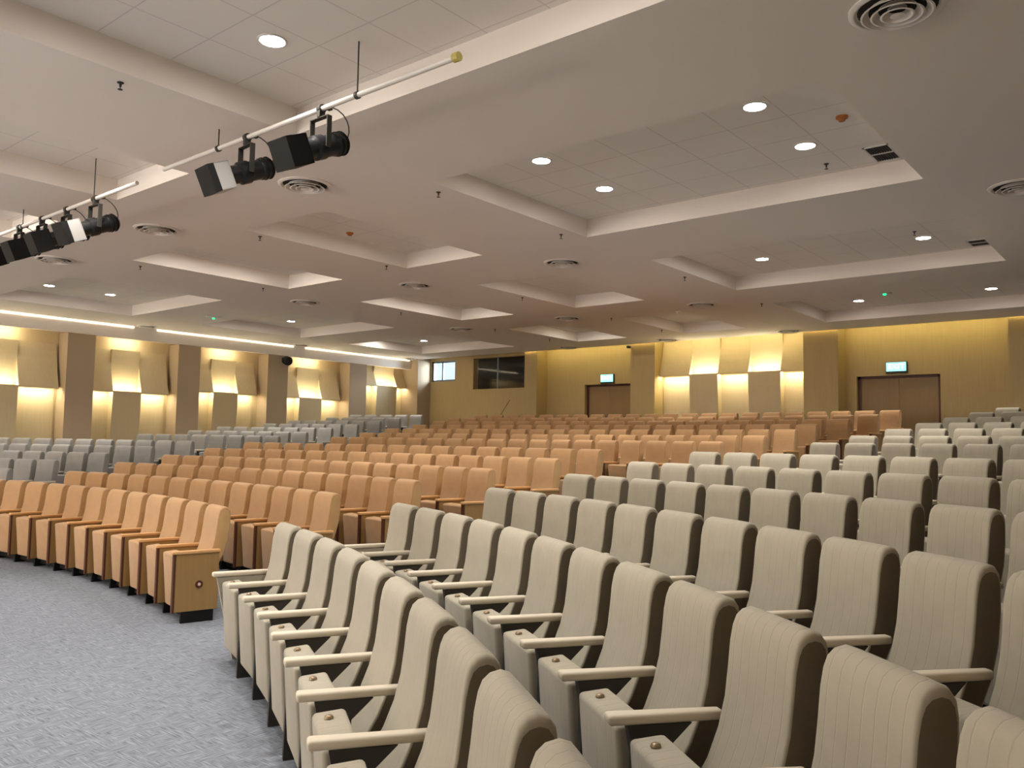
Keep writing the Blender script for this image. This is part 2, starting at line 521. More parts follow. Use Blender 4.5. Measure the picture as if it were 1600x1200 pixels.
# doors: recessed leaves
for n, D in ((1, DOOR1), (2, DOOR2)):
    d = empty('door_%d' % n, ((D[0] + D[1]) / 2, YBB + 0.14, rows[12]['z']))
    structure(d, 'recessed brown double door under a lit exit sign')
    w = (D[1] - D[0]) / 2; hh = D[3] - rows[12]['z']
    for s in (-1, 1):
        bm = bmesh.new()
        a, b = (0.0015, w - 0.07) if s > 0 else (-w + 0.07, -0.0015)
        box(bm, (a, 0.0, 0.01), (b, 0.05, hh - 0.06), bevel=.004)
        finish('door_leaf', bm, M['door'], d)
    bm = bmesh.new()
    box(bm, (-w, -.02, 0), (-w + .07, .07, hh)); box(bm, (w - .07, -.02, 0), (w, .07, hh)); box(bm, (-w, -.02, hh - .06), (w, .07, hh)); box(bm, (-w, .06, 0), (w, .10, hh))
    finish('door_frame', bm, M['tan_edge'], d)

# ------------------------------------------------------------------ backlit panel bays
def bulge(prot, base, n=6, flip=False):
    pts = []
    for k in range(n + 1):
        t = k / n
        pts.append((t, base + (prot - base) * (t ** 1.6)))
    return pts
def panel_bay(name, cols, zs, zt, z0, place, label, top_lamp=True, up_kind=None):
    """cols: list of (u0,u1,kind) kind 'L' = upper leaf flares out, lit below ; 'C' = lower leaf flares out, lit above
       place(u, d, z) -> world, d = distance out of the wall"""
    t = empty(name, place((cols[0][0] + cols[-1][1]) / 2, 0, z0))
    tag(t, label, 'wall panel', 'backlit wood panel bays')
    inv = Vector(t.location)
    def leaf(nm, u0, u1, prof, m, par=t):
        bm = bmesh.new()
        A = [bm.verts.new(Vector(place(u0, d, z)) - inv) for d, z in prof]
        B = [bm.verts.new(Vector(place(u1, d, z)) - inv) for d, z in prof]
        n = len(prof)
        bm.faces.new(A); bm.faces.new(B[::-1])
        for i in range(n):
            bm.faces.new((A[i], B[i], B[(i + 1) % n], A[(i + 1) % n]))
        return finish(nm, bm, m, par)
    for u0, u1, kind in cols:
        if kind == 'L':
            up = [(0.01, zt), (0.05, zt)] + [(0.05 + 0.25 * (k / 6) ** 1.5, zt + (zs + .01 - zt) * k / 6) for k in range(1, 7)] + [(0.30, zs - .02), (0.285, zs - .02), (0.285, zs + .01), (0.01, zs + .01)]
            leaf('upper_leaf', u0, u1, up, M['panel'])
            lo = [(0.01, zs - .02), (0.03, zs - .02), (0.05, (zs + z0) / 2), (0.06, z0), (0.01, z0)]
            lf = leaf('lower_leaf', u0, u1, lo, M['panel'])
            st = [(0.14, zs + .009), (0.27, zs + .009), (0.27, zs + .002), (0.14, zs + .002)]
            leaf('light_strip', u0 + .03, u1 - .03, st, M['cove'], par=t)
        else:
            lo = [(0.01, zs - .01), (0.285, zs - .01), (0.285, zs + .015), (0.30, zs + .015)] + [(0.30 - 0.20 * (k / 6) ** 1.5, zs - .01 + (z0 - zs) * k / 6) for k in range(1, 7)] + [(0.01, z0)]
            leaf('lower_leaf', u0, u1, lo, M['panel'])
            up = [(0.01, zt), (0.14, zt)] + [(0.14 - 0.10 * (k / 6), zt + (zs + .02 - zt) * k / 6) for k in range(1, 7)] + [(0.01, zs + .02)]
            leaf('upper_leaf', u0, u1, up, M['panel'])
            st = [(0.14, zs - .009), (0.27, zs - .009), (0.27, zs - .003), (0.14, zs - .003)]
            leaf('light_strip', u0 + .03, u1 - .03, st, M['cove'], par=t)
            if top_lamp:
                st = [(0.16, zt + .30), (0.24, zt + .30), (0.24, zt + .32), (0.16, zt + .32)]
                leaf('top_light', u0 + .03, u1 - .03, st, M['cove'], par=t)
    return t
kL = 21.7 / 21.43
pl = lambda u, d, z: (XLB + d, u, z)
bays = [
    (5.75, 7.03, 7.77, 8.63, 8.78, 2.80, 'nearest to the camera at the far left'),
    (9.47, 9.99, 10.73, 11.44, 11.69, 2.80, 'second from the left edge'),
    (12.34, 12.81, 13.58, 14.16, 14.52, 2.94, 'in the middle of the five'),
    (15.23, 15.72, 16.57, 17.24, 17.62, 2.94, 'beside the black loudspeaker'),
    (18.34, 18.85, 19.75, 20.32, 20.40, 3.52, 'with higher seam, beside the back corner')]
for a, b, c, d, e_, zs, w in bays:
    y0 = a if a > 9 else 5.75
    panel_bay('backlit_wall_panel', [(y0, b * 1.008, 'L'), (b * 1.008, c * 1.008, 'C'), (c * 1.008, min(d * 1.012, 20.36), 'L')],
              dz(zs + .02), dz(3.92 if zs < 3 else 4.25), 0.25 if a < 12 else 0.6, pl,
              'backlit wavy wood panel bay on the left wall, ' + w)
# pilasters of the left wall
for n, (a, b) in enumerate(((8.80, 9.47), (11.69, 12.34), (14.52, 15.23), (17.62, 18.34), (3.0, 5.75))):
    bm = bmesh.new(); box(bm, (XLB, a, -0.1), (XL + .02, b, dz(4.19) + .001))
    structure(finish('trim_%d' % (n + 7), bm, M['pier']), 'plain painted pilaster on the left wall')
bm = bmesh.new()
for (a, b) in ((2.0, 10.43), (11.06, 15.40), (15.85, 20.28)):
    pass
for (a, b) in ((2.0, 10.43), (11.06, 15.40), (15.85, 20.28)):
    bm = bmesh.new(); box(bm, (XL, a, ZC - 0.045), (XL + 0.02, b, ZC - 0.008))
    tag(finish('linear_light', bm, M['line']), 'thin warm line of light on the left bulkhead, ' +
        {2.0: 'longest and nearest run', 11.06: 'middle run', 15.85: 'run ending at the back corner'}[a], 'light', 'linear lights along the left wall')
# back wall panels
kb = 20.75 / 20.47
pb = lambda u, d, z: (u, YBB - d, z)
ed = [-11.73, -10.65 * kb, -9.83 * kb, -8.98 * kb, -8.13 * kb, -7.57]
panel_bay('backlit_wall_panel', [(ed[i], ed[i + 1], 'LCLCL'[i]) for i in range(5)], dz(3.59 + .02), ZC + .1, rows[12]['z'], pb,
          'wide backlit wavy wood panel bay on the back wall between the two doors', top_lamp=False)
# warm slot light above the back wall
bm = bmesh.new(); box(bm, (-16.4, CEIL_END + 0.005, ZC + .10), (XR - .1, CEIL_END + .035, ZC + .16))
tag(finish('slot_light', bm, M['slot']), 'warm strip light hidden in the ceiling slot over the back wall', 'light')

# exit signs
def exit_sign(x0, x1, z0, z1, label):
    cx = (x0 + x1) / 2; w = (x1 - x0) / 2; h = z1 - z0
    t = tag(empty('exit_sign', (cx, YBB, z0)), label, 'exit sign', 'lit exit signs')
    bm = bmesh.new(); box(bm, (-w - .015, -.07, -.05), (w + .015, 0, h + .01), bevel=.006)
    finish('housing', bm, M['shell'], t)
    bm = bmesh.new(); box(bm, (-w, -.085, 0), (w, -.0705, h), bevel=.003)
    finish('lit_panel', bm, M['exit'], t)
    cu = bpy.data.curves.new('lettering', 'FONT'); cu.body = 'EXIT'; cu.size = h * 0.78; cu.extrude = .003
    cu.align_x = 'CENTER'; cu.align_y = 'CENTER'
    tmp = bpy.data.objects.new('tmp', cu); C.objects.link(tmp)
    bpy.context.view_layer.update()
    me = bpy.data.meshes.new_from_object(tmp.evaluated_get(bpy.context.evaluated_depsgraph_get()))
    bpy.data.objects.remove(tmp)
    me.materials.clear(); me.materials.append(M['exit_txt'])
    o = bpy.data.objects.new('lettering', me); C.objects.link(o); o.parent = t
    o.location = (0, -.088, h / 2); o.rotation_euler = (math.pi / 2, 0, 0); o.scale = (1.15, 1, 1)
exit_sign(-13.48 * k21, -13.06 * k21, dz(3.53), dz(3.75), 'glowing cyan exit sign above the left back door')
exit_sign(-5.60 * k21, -5.17 * k21, dz(3.51), dz(3.72), 'glowing cyan exit sign above the right back door')

# ------------------------------------------------------------------ seats
def rounded_back():
    """high padded backrest, profile swept across x with softened edges"""
    front = [(-.290, .33), (-.222, .41), (-.168, .50), (-.128, .60), (-.104, .70), (-.092, .80), (-.084, .89), (-.074, .945)]
    top = [(-.062, .975), (-.042, .993), (-.014, 1.0), (.012, .992), (.028, .970)]
    back = [(.034, .93), (.032, .82), (.018, .70), (-.014, .58), (-.062, .48), (-.130, .39), (-.200, .32)]
    prof = front + top + back
    n = len(prof)
    cyz = [Vector(p) for p in prof]
    # inward offset by local normal
    def off(d):
        out = []
        for i in range(n):
            a = cyz[i - 1]; b = cyz[(i + 1) % n]
            t = (b - a).normalized(); nv = Vector((t.y, -t.x))
            out.append(cyz[i] + nv * d)
        return out
    w = 0.207
    st = [(-w, .009), (-w + .0015, .004), (-w + .005, .001), (-w + .010, 0.0), (-w + .020, 0.0), (-.12, .0), (0, .0), (.12, .0), (w - .020, 0.0), (w - .010, 0.0), (w - .005, .001), (w - .0015, .004), (w, .009)]
    bm = bmesh.new()
    rings = []
    for x, d in st:
        q = off(d)
        drop = max(0.0, (abs(x) - (w - .030)) / .030)
        drop = .020 * (1 - math.sqrt(max(0.0, 1 - drop * drop)))
        rings.append([bm.verts.new((x, p.x, p.y - drop * max(0.0, min(1.0, (p.y - .80) / .15)))) for p in q])
    for a in range(len(rings) - 1):
        for k in range(n):
            bm.faces.new((rings[a][k], rings[a][(k + 1) % n], rings[a + 1][(k + 1) % n], rings[a + 1][k]))
    for f in (bm.faces.new(rings[0]), bm.faces.new(rings[-1][::-1])):
        f.material_index = 1
    return bm

def seat_pad(taper=0.0):
    """tipped-up seat: a thick rounded slab standing upright"""
    bm = bmesh.new()
    vs = box(bm, (-.208, -.445, .100), (.208, -.315, .575))
    for v in vs:
        if v.co.z < .3:
            v.co.x *= 1 - taper
            v.co.y += .035
        elif v.co.y > -.4:
            v.co.z += .012
    bmesh.ops.bevel(bm, geom=list(bm.edges), offset=.020, segments=3, affect='EDGES', profile=0.5)
    return bm

def proto(name, mat_cloth, kind):
    """hidden nowhere: the prototype becomes the first seat"""
    t = empty('auditorium_seat')
    b = finish('backrest', rounded_back(), [mat_cloth, M['gusset'] if kind == 'grey' else M['tan_gusset']], t, smooth=True, angle=40)
    if name == 'L':
        b.data.materials[1] = mat_cloth
    s = finish('seat_cushion', seat_pad(0.0 if kind == 'grey' else .10), mat_cloth, t, smooth=True, angle=60)
    if kind == 'grey':
        bm = bmesh.new()
        tmp = [Vector((0, 0, .576))]
        lathe(bm, [(.001, .009), (.010, .008), (.016, .004), (.018, -.004)], 14, origin=(-.10, -.39, .586))
        finish('button', bm, M['button'], s, smooth=True)
    # hinge bar and feet under the seat
    bm = bmesh.new()
    box(bm, (-.255, -.30, .20), (.255, -.255, .26)); box(bm, (-.262, -.34, .03), (.262, -.20, .085))
    box(bm, (-.20, -.28, .0), (-.15, -.12, .035)); box(bm, (.15, -.28, .0), (.20, -.12, .035))
    finish('hinge_frame', bm, M['black'], t)
    return t

def arm_pad(kind, x):
    bm = bmesh.new()
    if kind == 'grey':
        lo, hi, bev = (x - .034, -.50, .602), (x + .034, -.085, .638), .012
    else:
        lo, hi, bev = (x - .030, -.49, .600), (x + .030, -.075, .628), .006
    vs = box(bm, lo, hi)
    if kind == 'grey':
        for v in vs:
            if v.co.y > -.2:
                v.co.x = x + (v.co.x - x) * .72
    bmesh.ops.bevel(bm, geom=list(bm.edges), offset=bev, segments=3, affect='EDGES', profile=0.5)
    return bm

def stand(kind, x, end=False):
    bm = bmesh.new()
    if kind == 'grey' and not end:
        prism(bm, [(-.43, .60), (-.20, .60), (-.285, .52), (-.30, .06), (-.22, .02), (-.22, .0), (-.42, .0), (-.42, .05), (-.41, .50)], x - .020, x + .020)
    elif kind == 'grey':
        prism(bm, [(-.47, .60), (-.09, .60), (-.12, .30), (-.15, .0), (-.34, .0)], x - .024, x + .024)
    else:
        box(bm, (x - .022, -.462, .10), (x + .022, -.085, .602), mi=0, bevel=.003, seg=1)
        box(bm, (x - .024, -.480, .095), (x + .024, -.461, .600), mi=1)
        box(bm, (x - .018, -.40, .0), (x + .018, -.12, .102), mi=2)
    return bm

HALF = 0.27
protos = {}
for key, cloth, kind in (('G', M['grey'], 'grey'), ('L', M['grey_dark'], 'grey'), ('O', M['tan'], 'tan')):
    t = proto(key, cloth, kind)
    armm = M['arm_grey'] if kind == 'grey' else M['tan_cap']
    arm = finish('armrest', arm_pad(kind, -HALF), armm, t, smooth=True, angle=50)
    std = finish('side_panel', stand(kind, -HALF), M['shell'] if kind == 'grey' else [M['tan_wood'], M['tan_edge'], M['black']], t)
    # spare parts for the seats at the ends of a row
    earm_m = finish('armrest', arm_pad(kind, HALF), armm, None, smooth=True, angle=50)
    if kind == 'grey':
        eL = finish('side_panel', stand(kind, -HALF, True), cloth, None)
        eR = finish('side_panel', stand(kind, HALF, True), cloth, None)
    else:
        eL = finish('side_panel', stand(kind, -HALF), [M['tan_wood'], M['tan_edge'], M['black']], None)
        eR = finish('side_panel', stand(kind, HALF), [M['tan_wood'], M['tan_edge'], M['black']], None)
    bm = bmesh.new()
    for sx in (1,):
        Mx = Matrix.Translation((HALF + .023, -.255, .33)) @ Matrix.Rotation(math.pi / 2, 4, 'Y')
        b2 = bmesh.new()
        lathe(b2, [(.014, .0), (.016, .006), (.030, .006), (.034, .0)], 24, mi=0)
        lathe(b2, [(.0005, .005), (.014, .005), (.015, .0)], 24, mi=1)
        bmesh.ops.transform(b2, matrix=Mx, verts=b2.verts)
        me_ = bpy.data.meshes.new('tmp'); b2.to_mesh(me_); b2.free(); bm.from_mesh(me_); bpy.data.meshes.remove(me_)
    badge = finish('round_badge', bm, [M['badge'], M['badge_c']], None, smooth=True, angle=40)
    stdm = {k.name.split('.')[0]: k.data for k in t.children}['side_panel']
    protos[key] = dict(stdm=stdm, root=t, parts=list(t.children), armR=earm_m, eL=eL, eR=eR, badge=badge, used=False)

ORD = ['first', 'second', 'third', 'fourth', 'fifth', 'sixth', 'seventh', 'eighth', 'ninth', 'tenth', 'eleventh', 'twelfth', 'thirteenth',
       'fourteenth', 'fifteenth', 'sixteenth', 'seventeenth', 'eighteenth', 'nineteenth', 'twentieth', 'twenty-first', 'twenty-second', 'twenty-third', 'twenty-fourth', 'twenty-fifth']
ROWN = ['front row', 'second row', 'third row', 'fourth row', 'fifth row', 'sixth row', 'seventh row', 'eighth row', 'ninth row',
        'fifth row from back', 'fourth row from back', 'third row from back', 'back row']
ROWN = ['front row'] + [ORD[i] + ' row' for i in range(1, 12)] + ['rearmost row']

def copy_part(src, parent, kids=True):
    c = src.copy(); C.objects.link(c); c.parent = parent
    if kids:
        for g in src.children:
            d = g.copy(); C.objects.link(d); d.parent = c
    return c

def place_seat(key, i, s, idx, last, first, label, group):
    r = rows[i]
    th = s / r['R']
    loc = (r['xc'] + r['R'] * math.sin(th), r['yc'] + r['R'] * math.cos(th), r['z'])
    P = protos[key]
    if not P['used']:
        root = P['root']; P['used'] = True; kids = P['parts']
        new = {k.name.split('.')[0]: k for k in kids}
    else:
        root = P['root'].copy(); C.objects.link(root)
        new = {}
        for k in P['parts']:
            if i >= 6 and k.name.startswith('hinge_frame'):
                continue
            new[k.name.split('.')[0]] = copy_part(k, root, kids=(i < 5))
        new['side_panel'].data = P['stdm']
    root.location = loc
    root.rotation_euler = (0, 0, -th + random.uniform(-.004, .004))
    if first:
        new['side_panel'].data = P['eL'].data
        if key == 'O':
            new['side_panel'].data = P['eL'].data
    if last:
        copy_part(P['armR'], root); copy_part(P['eR'], root)
        if key == 'O':
            copy_part(P['badge'], root)
    tag(root, label, 'seat', group)
    return root

def visible(i, s, m=130):
    r = rows[i]; th = s / r['R']
    x = r['xc'] + r['R'] * math.sin(th); y = r['yc'] + r['R'] * math.cos(th)
    if math.hypot(x, y) < 0.95 or x < -20.9 or x > XR - .4:
        return False
    for z in (1.0, .4, 0.0):
        p = world_to_px((x, y, r['z'] + z))
        if p and -m < p[0] < 1600 + m and p[1] < 1200 + 2 * m:
            return True
    return False

O_R = [3.57, 3.62, 3.84, 4.03, 4.27, 4.23, 4.67, 4.97, 5.10, 5.09, 5.35, 5.61, 5.75]
O_L = [None, -2.80, -3.14, -3.48, -3.76, -3.96, -4.67, -4.86, -5.07, -5.15, -5.42, -5.77, -5.67]
G_L = [5.56, 5.44, 5.74, 5.88, 6.01, 6.28, 6.69, 6.91, 7.14, 7.34, 7.54, 7.75, 8.01]
G_SP = [.553, .551, .542, .545, .552, .545, .555, .548, .548, .548, .548, .548, .548]
L_R = [-4.4, -4.62, -5.06, -5.35, -5.57, -5.80, -6.64, -6.89, -7.16, -7.34, -7.56, -7.80, -7.92]
nseat = 0
for i in range(13):
    # middle block, tan
    if i == 0:
        sp = .556; sl = [O_R[0] - sp * k for k in range(12)][::-1]
    else:
        n = round((O_R[i] - O_L[i]) / .54); sp = (O_R[i] - O_L[i]) / n
        sl = [O_L[i] + sp * k for k in range(n + 1)]
    for k, s in enumerate(sl):
        e = len(sl) - 1 - k
        if e == 0: w = 'tan upholstered seat with wooden end panel at right aisle, '
        elif k == 0 and i > 0: w = 'tan upholstered seat at the left aisle end of '
        elif e <= k or i == 0: w = 'tan upholstered seat, %s from right end, ' % ORD[e]
        else: w = 'tan upholstered seat, %s from left end, ' % ORD[k]
        place_seat('O', i, s, k, e == 0, k == 0, w + ROWN[i] + ', middle block', 'tan seats of the middle block'); nseat += 1
    # right block, grey
    s = G_L[i]; k = 0
    while visible(i, s) or k < 2:
        w = 'grey seat at left aisle end of ' if k == 0 else 'pale grey upholstered seat, %s from the left aisle, ' % ORD[k]
        place_seat('G', i, s, k, False, k == 0, w + ROWN[i] + ', right block', 'grey seats of the right block'); nseat += 1
        s += G_SP[i]; k += 1
    # left block, grey
    s = L_R[i]; k = 0
    while visible(i, s, 40):
        w = 'mid grey seat at right aisle end of ' if k == 0 else 'mid grey upholstered seat, %s from the right aisle, ' % ORD[k]
        place_seat('L', i, s, k, k == 0, False, w + ROWN[i] + ', far left block', 'grey seats of the left block'); nseat += 1
        s -= .54; k += 1
for P in protos.values():
    for k in ('armR', 'eL', 'eR', 'badge'):
        bpy.data.objects.remove(P[k])
print('seats', nseat)

# ------------------------------------------------------------------ ceiling fittings
def downlight(x, y, z, lit, label, r=.10):
    t = tag(empty('downlight', (x, y, z)), label, 'downlight', 'recessed downlights')
    bm = bmesh.new()
    lathe(bm, [(r + .018, 0), (r + .016, -.008), (r, -.010), (r - .004, -.004), (r - .004, .0)], 28)
    finish('trim_ring', bm, M['white'], t, smooth=True)
    bm = bmesh.new()
    if lit:
        lathe(bm, [(.001, -.006), (r - .004, -.005)], 28)
        finish('lens', bm, M['down'], t)
    else:
        lathe(bm, [(.001, -.003), (r * .55, -.003)], 20)
        finish('lens', bm, M['downdim'], t)
    if True:
        d = bpy.data.lights.new('lamp', 'AREA'); d.shape = 'DISK'; d.size = 2 * r
        d.energy = W_DOWN; d.spread = math.radians(105 if lit else 180); d.color = (1.0, 0.93, 0.85)
        lo = bpy.data.objects.new('lamp', d); C.objects.link(lo); lo.parent = t; lo.location = (0, 0, -.014)
    return t
zl = ZR - 0.001
rownm = {3.69: 'front coffer row', 2.4: 'front coffer row', 7.17: 'second coffer row', 8.44: 'second coffer row', 11.95: 'third coffer row', 13.20: 'third coffer row',
         18.1: 'rearmost coffer row', 16.95: 'rearmost coffer row'}
xname = {-18.5: 'left-hand coffer', -12.45: 'second coffer from left', -9.05: 'third coffer from left', -5.55: 'left half of right-hand coffer', -3.08: 'right half of right-hand coffer'}
lamps = []
for X in (-18.5, -9.05, -5.55, -3.08):
    for Y in (2.4, 3.69, 7.17, 8.44, 11.95, 13.20):
        lamps.append((X, Y, 1))
lamps += [(-18.5, 18.1, 1), (-9.05, 17.94, 1), (-5.5, 18.1, 1), (-3.04, 18.1, 1)]
for Y in (2.4, 3.69, 7.17, 8.44, 11.95, 13.20, 18.1):
    lamps.append((-12.45, Y, 0))
lamps.append((-19.1, 17.0, 0))
for X, Y, lit in lamps:
    yk = min(rownm, key=lambda v: abs(v - Y)); xk = min(xname, key=lambda v: abs(v - X))
    nf = 'nearer' if yk in (2.4, 7.17, 11.95, 16.95) else 'farther'
    if lit:
        lb = 'bright round downlight, %s one in %s, %s' % (nf, xname[xk], rownm[yk])
    else:
        lb = 'dim small downlight, %s one in %s, %s' % (nf, xname[xk], rownm[yk])
    downlight(X, Y, zl, lit, lb)
# the lamps over the stage and the front of the hall, out of the frame
for X in (-18.5, -12.45, -9.05, -5.55, -3.08):
    for Y in (-6.9, -5.8, -2.3, -1.1):
        downlight(X, Y, zl, 1, 'bright round downlight over the open floor at the stage side')

def diffuser(x, y, z, label, r=.30):
    t = tag(empty('air_diffuser', (x, y, z)), label, 'air vent', 'round ceiling diffusers')
    bm = bmesh.new()
    lathe(bm, [(r, 0), (r, -.006), (r - .03, -.020), (r - .040, -.018), (r - .05, 0)], 36)
    finish('outer_ring', bm, M['ceil'], t, smooth=True, angle=50)
    bm = bmesh.new()
    for q, (a, d) in enumerate(((r - .075, .040), (r - .135, .046), (r - .195, .050))):
        lathe(bm, [(a, -d), (a - .012, -d - .003), (a - .05, -.006), (a - .045, -.002)], 32)
    lathe(bm, [(.045, -.052), (.001, -.055)], 24)
    finish('inner_cones', bm, M['ceil'], t, smooth=True, angle=50)
    bm = bmesh.new(); lathe(bm, [(.001, -.001), (r - .055, -.001)], 32)
    finish('dark_throat', bm, M['black'], t)
dx = {-1.45: 'far right', -4.4: 'x', -7.75: 'between the third coffer and the right-hand coffers', -11.1: 'between the second and third coffers', -14.4: 'right of the left-hand coffers', -21.0: 'by the left line light'}
dyn = {5.65: 'first aisle of ceiling', 10.6: 'second aisle of ceiling', 15.4: 'third aisle of ceiling', 20.05: 'against the back wall'}
for X in (-1.45, -7.75, -11.1, -14.4, -21.05):
    for Y in (5.65, 10.6, 15.4, 20.05):
        if X == -21.05 and Y == 5.65: continue
        y = {(-1.45, 10.6): 10.35}.get((X, Y), Y)
        diffuser(X, y, ZC - .001, 'round diffuser %s, %s' % (dx[-21.0 if X == -21.05 else X], dyn[Y]), .30 if X > -20 else .26)

def grille(x, y, w, d, z, label, dark=True):
    t = tag(empty('ceiling_grille', (x, y, z)), label, 'air vent')
    bm = bmesh.new()
    for lo, hi in (((-w, -d, -.012), (w, -d + .02, 0)), ((-w, d - .02, -.012), (w, d, 0)), ((-w, -d, -.012), (-w + .02, d, 0)), ((w - .02, -d, -.012), (w, d, 0)), ((-w, -.012, -.012), (w, .012, 0))):
        box(bm, lo, hi)
    finish('frame', bm, M['white'], t)
    bm = bmesh.new(); box(bm, (-w + .02, -d + .02, -.003), (w - .02, d - .02, -.001)); finish('backing', bm, M['black'], t)
    bm = bmesh.new(); n = 9
    for k in range(1, n):
        xx = -w + .02 + (2 * w - .04) * k / n
        box(bm, (xx - .004, -d + .02, -.010), (xx + .004, d - .02, -.003))
    finish('slats', bm, M['shell'], t)
grille(-2.51, 9.12, .13, .26, zl, 'square dark slatted ceiling grille near the right edge, larger one')
grille(-2.49, 13.96, .14, .22, zl, 'dark slatted ceiling grille farther back at the right, smaller one')
bm = bmesh.new(); box(bm, (-.15, -.012, -.004), (.15, .012, 0))
o = finish('slot_vent', bm, M['shell']); o.location = (-2.53, 6.83, zl)
tag(o, 'thin dark slot vent in the right-hand coffer of the second row', 'air vent')

def sprinkler(x, y, z, label):
    bm = bmesh.new()
    lathe(bm, [(.028, 0), (.026, -.006), (.010, -.010), (.009, -.035), (.004, -.04), (.004, -.055), (.020, -.057), (.020, -.060), (.001, -.060)], 12)
    o = finish('sprinkler', bm, M['shell'], None, smooth=True, angle=40)
    o.location = (x, y, z); tag(o, label, 'sprinkler', 'ceiling sprinkler heads')
SX = {-6.72: 'left of the right-hand coffers', -10.27: 'left of the third coffers', -13.75: 'left of the second coffers'}
SY = {3.06: 'front coffer row, left edge', 6.75: 'second coffer row, nearer', 9.15: 'second coffer row, farther', 12.72: 'third coffer row', 15.95: 'rearmost coffer row, nearer', 18.25: 'rearmost coffer row, farther'}
for X in SX:
    for Y in SY:
        if (X, Y) in ((-10.27, 3.06), (-13.75, 3.06), (-6.72, 18.25)): continue
        sprinkler(X, Y, ZC, 'small sprinkler head ' + SX[X] + ', ' + SY[Y])
sprinkler(-3.1, 9.13, ZR, 'small sprinkler head inside the right-hand coffer near the larger grille')
sprinkler(-3.09, 12.75, ZR, 'small sprinkler head inside the right-hand coffer between two bright lamps')

def detector(x, y, z, label, m):
    bm = bmesh.new()
    lathe(bm, [(.055, 0), (.055, -.018), (.035, -.030), (.030, -.045), (.001, -.048)], 20)
    o = finish('smoke_detector', bm, m, None, smooth=True, angle=40)
    o.location = (x, y, z); tag(o, label, 'smoke detector')
detector(-2.53, 7.89, ZR, 'amber-brown round detector near the right-hand grille', M['orange'])
detector(-9.83, 8.01, ZR, 'amber-orange round detector beside a lamp, second coffer row', M['orange'])
detector(-8.55, 15.9, ZC, 'pale round smoke detector in front of the rear coffers', M['white'])

def emergency(x, y, z, rz, label):
    t = tag(empty('emergency_light', (x, y, z), rz), label, 'emergency light', 'ceiling emergency lights')
    bm = bmesh.new(); box(bm, (-.17, -.05, -.05), (.17, .05, 0), bevel=.012)
    finish('housing', bm, M['white'], t, smooth=True, angle=40)
    bm = bmesh.new(); lathe(bm, [(.001, -.085), (.030, -.075), (.036, -.050)], 14, origin=(0, 0, 0))
    finish('green_indicator', bm, M['green'], t)
emergency(-4.85, 11.34, ZR, 1.2, 'ceiling emergency light with green glow between the third-row lamps at right')
emergency(-4.76, 17.3, ZR, 1.2, 'ceiling emergency light with green glow in the rear right coffer')
emergency(-17.9, 10.6, ZC, 1.2, 'ceiling emergency light with green glow near the left line light')

# ------------------------------------------------------------------ light rails
YR = 4.12
def rail(x0, x1, z, label, tape=None, rods=()):
    t = tag(empty('lighting_pipe', ((x0 + x1) / 2, YR, z)), label, 'pipe', 'hung lighting pipes')
    cx = (x0 + x1) / 2
    bm = bmesh.new(); tube(bm, [(x0 - cx, 0, 0), (x1 - cx, 0, 0)], .021, 14)
    finish('pipe', bm, M['white'], t, smooth=True, angle=40)
    for xr, zt in rods:
        bm = bmesh.new(); tube(bm, [(xr - cx, 0, .02), (xr - cx, 0, zt - z)], .006, 8); tube(bm, [(xr - cx - .015, 0, 0), (xr - cx + .015, 0, 0)], .030, 12)
        finish('hanger_rod', bm, M['shell'], t)
    if tape:
        bm = bmesh.new(); tube(bm, [(tape - cx - .03, 0, 0), (tape - cx + .02, 0, 0)], .034, 12)
        finish('end_cap', bm, M['yellow'], t)
    return t
Z1 = CAMZ + 2.70; Z2 = CAMZ + 2.665
rail(-8.0, -3.95, Z1, 'white lighting pipe hung from the ceiling, the right-hand one', tape=-3.95, rods=((-5.02, ZR), (-7.0, ZC)))
rail(-12.7, -8.55, Z2, 'white lighting pipe hung at far left', rods=((-9.55, ZR), (-11.55, ZC)))

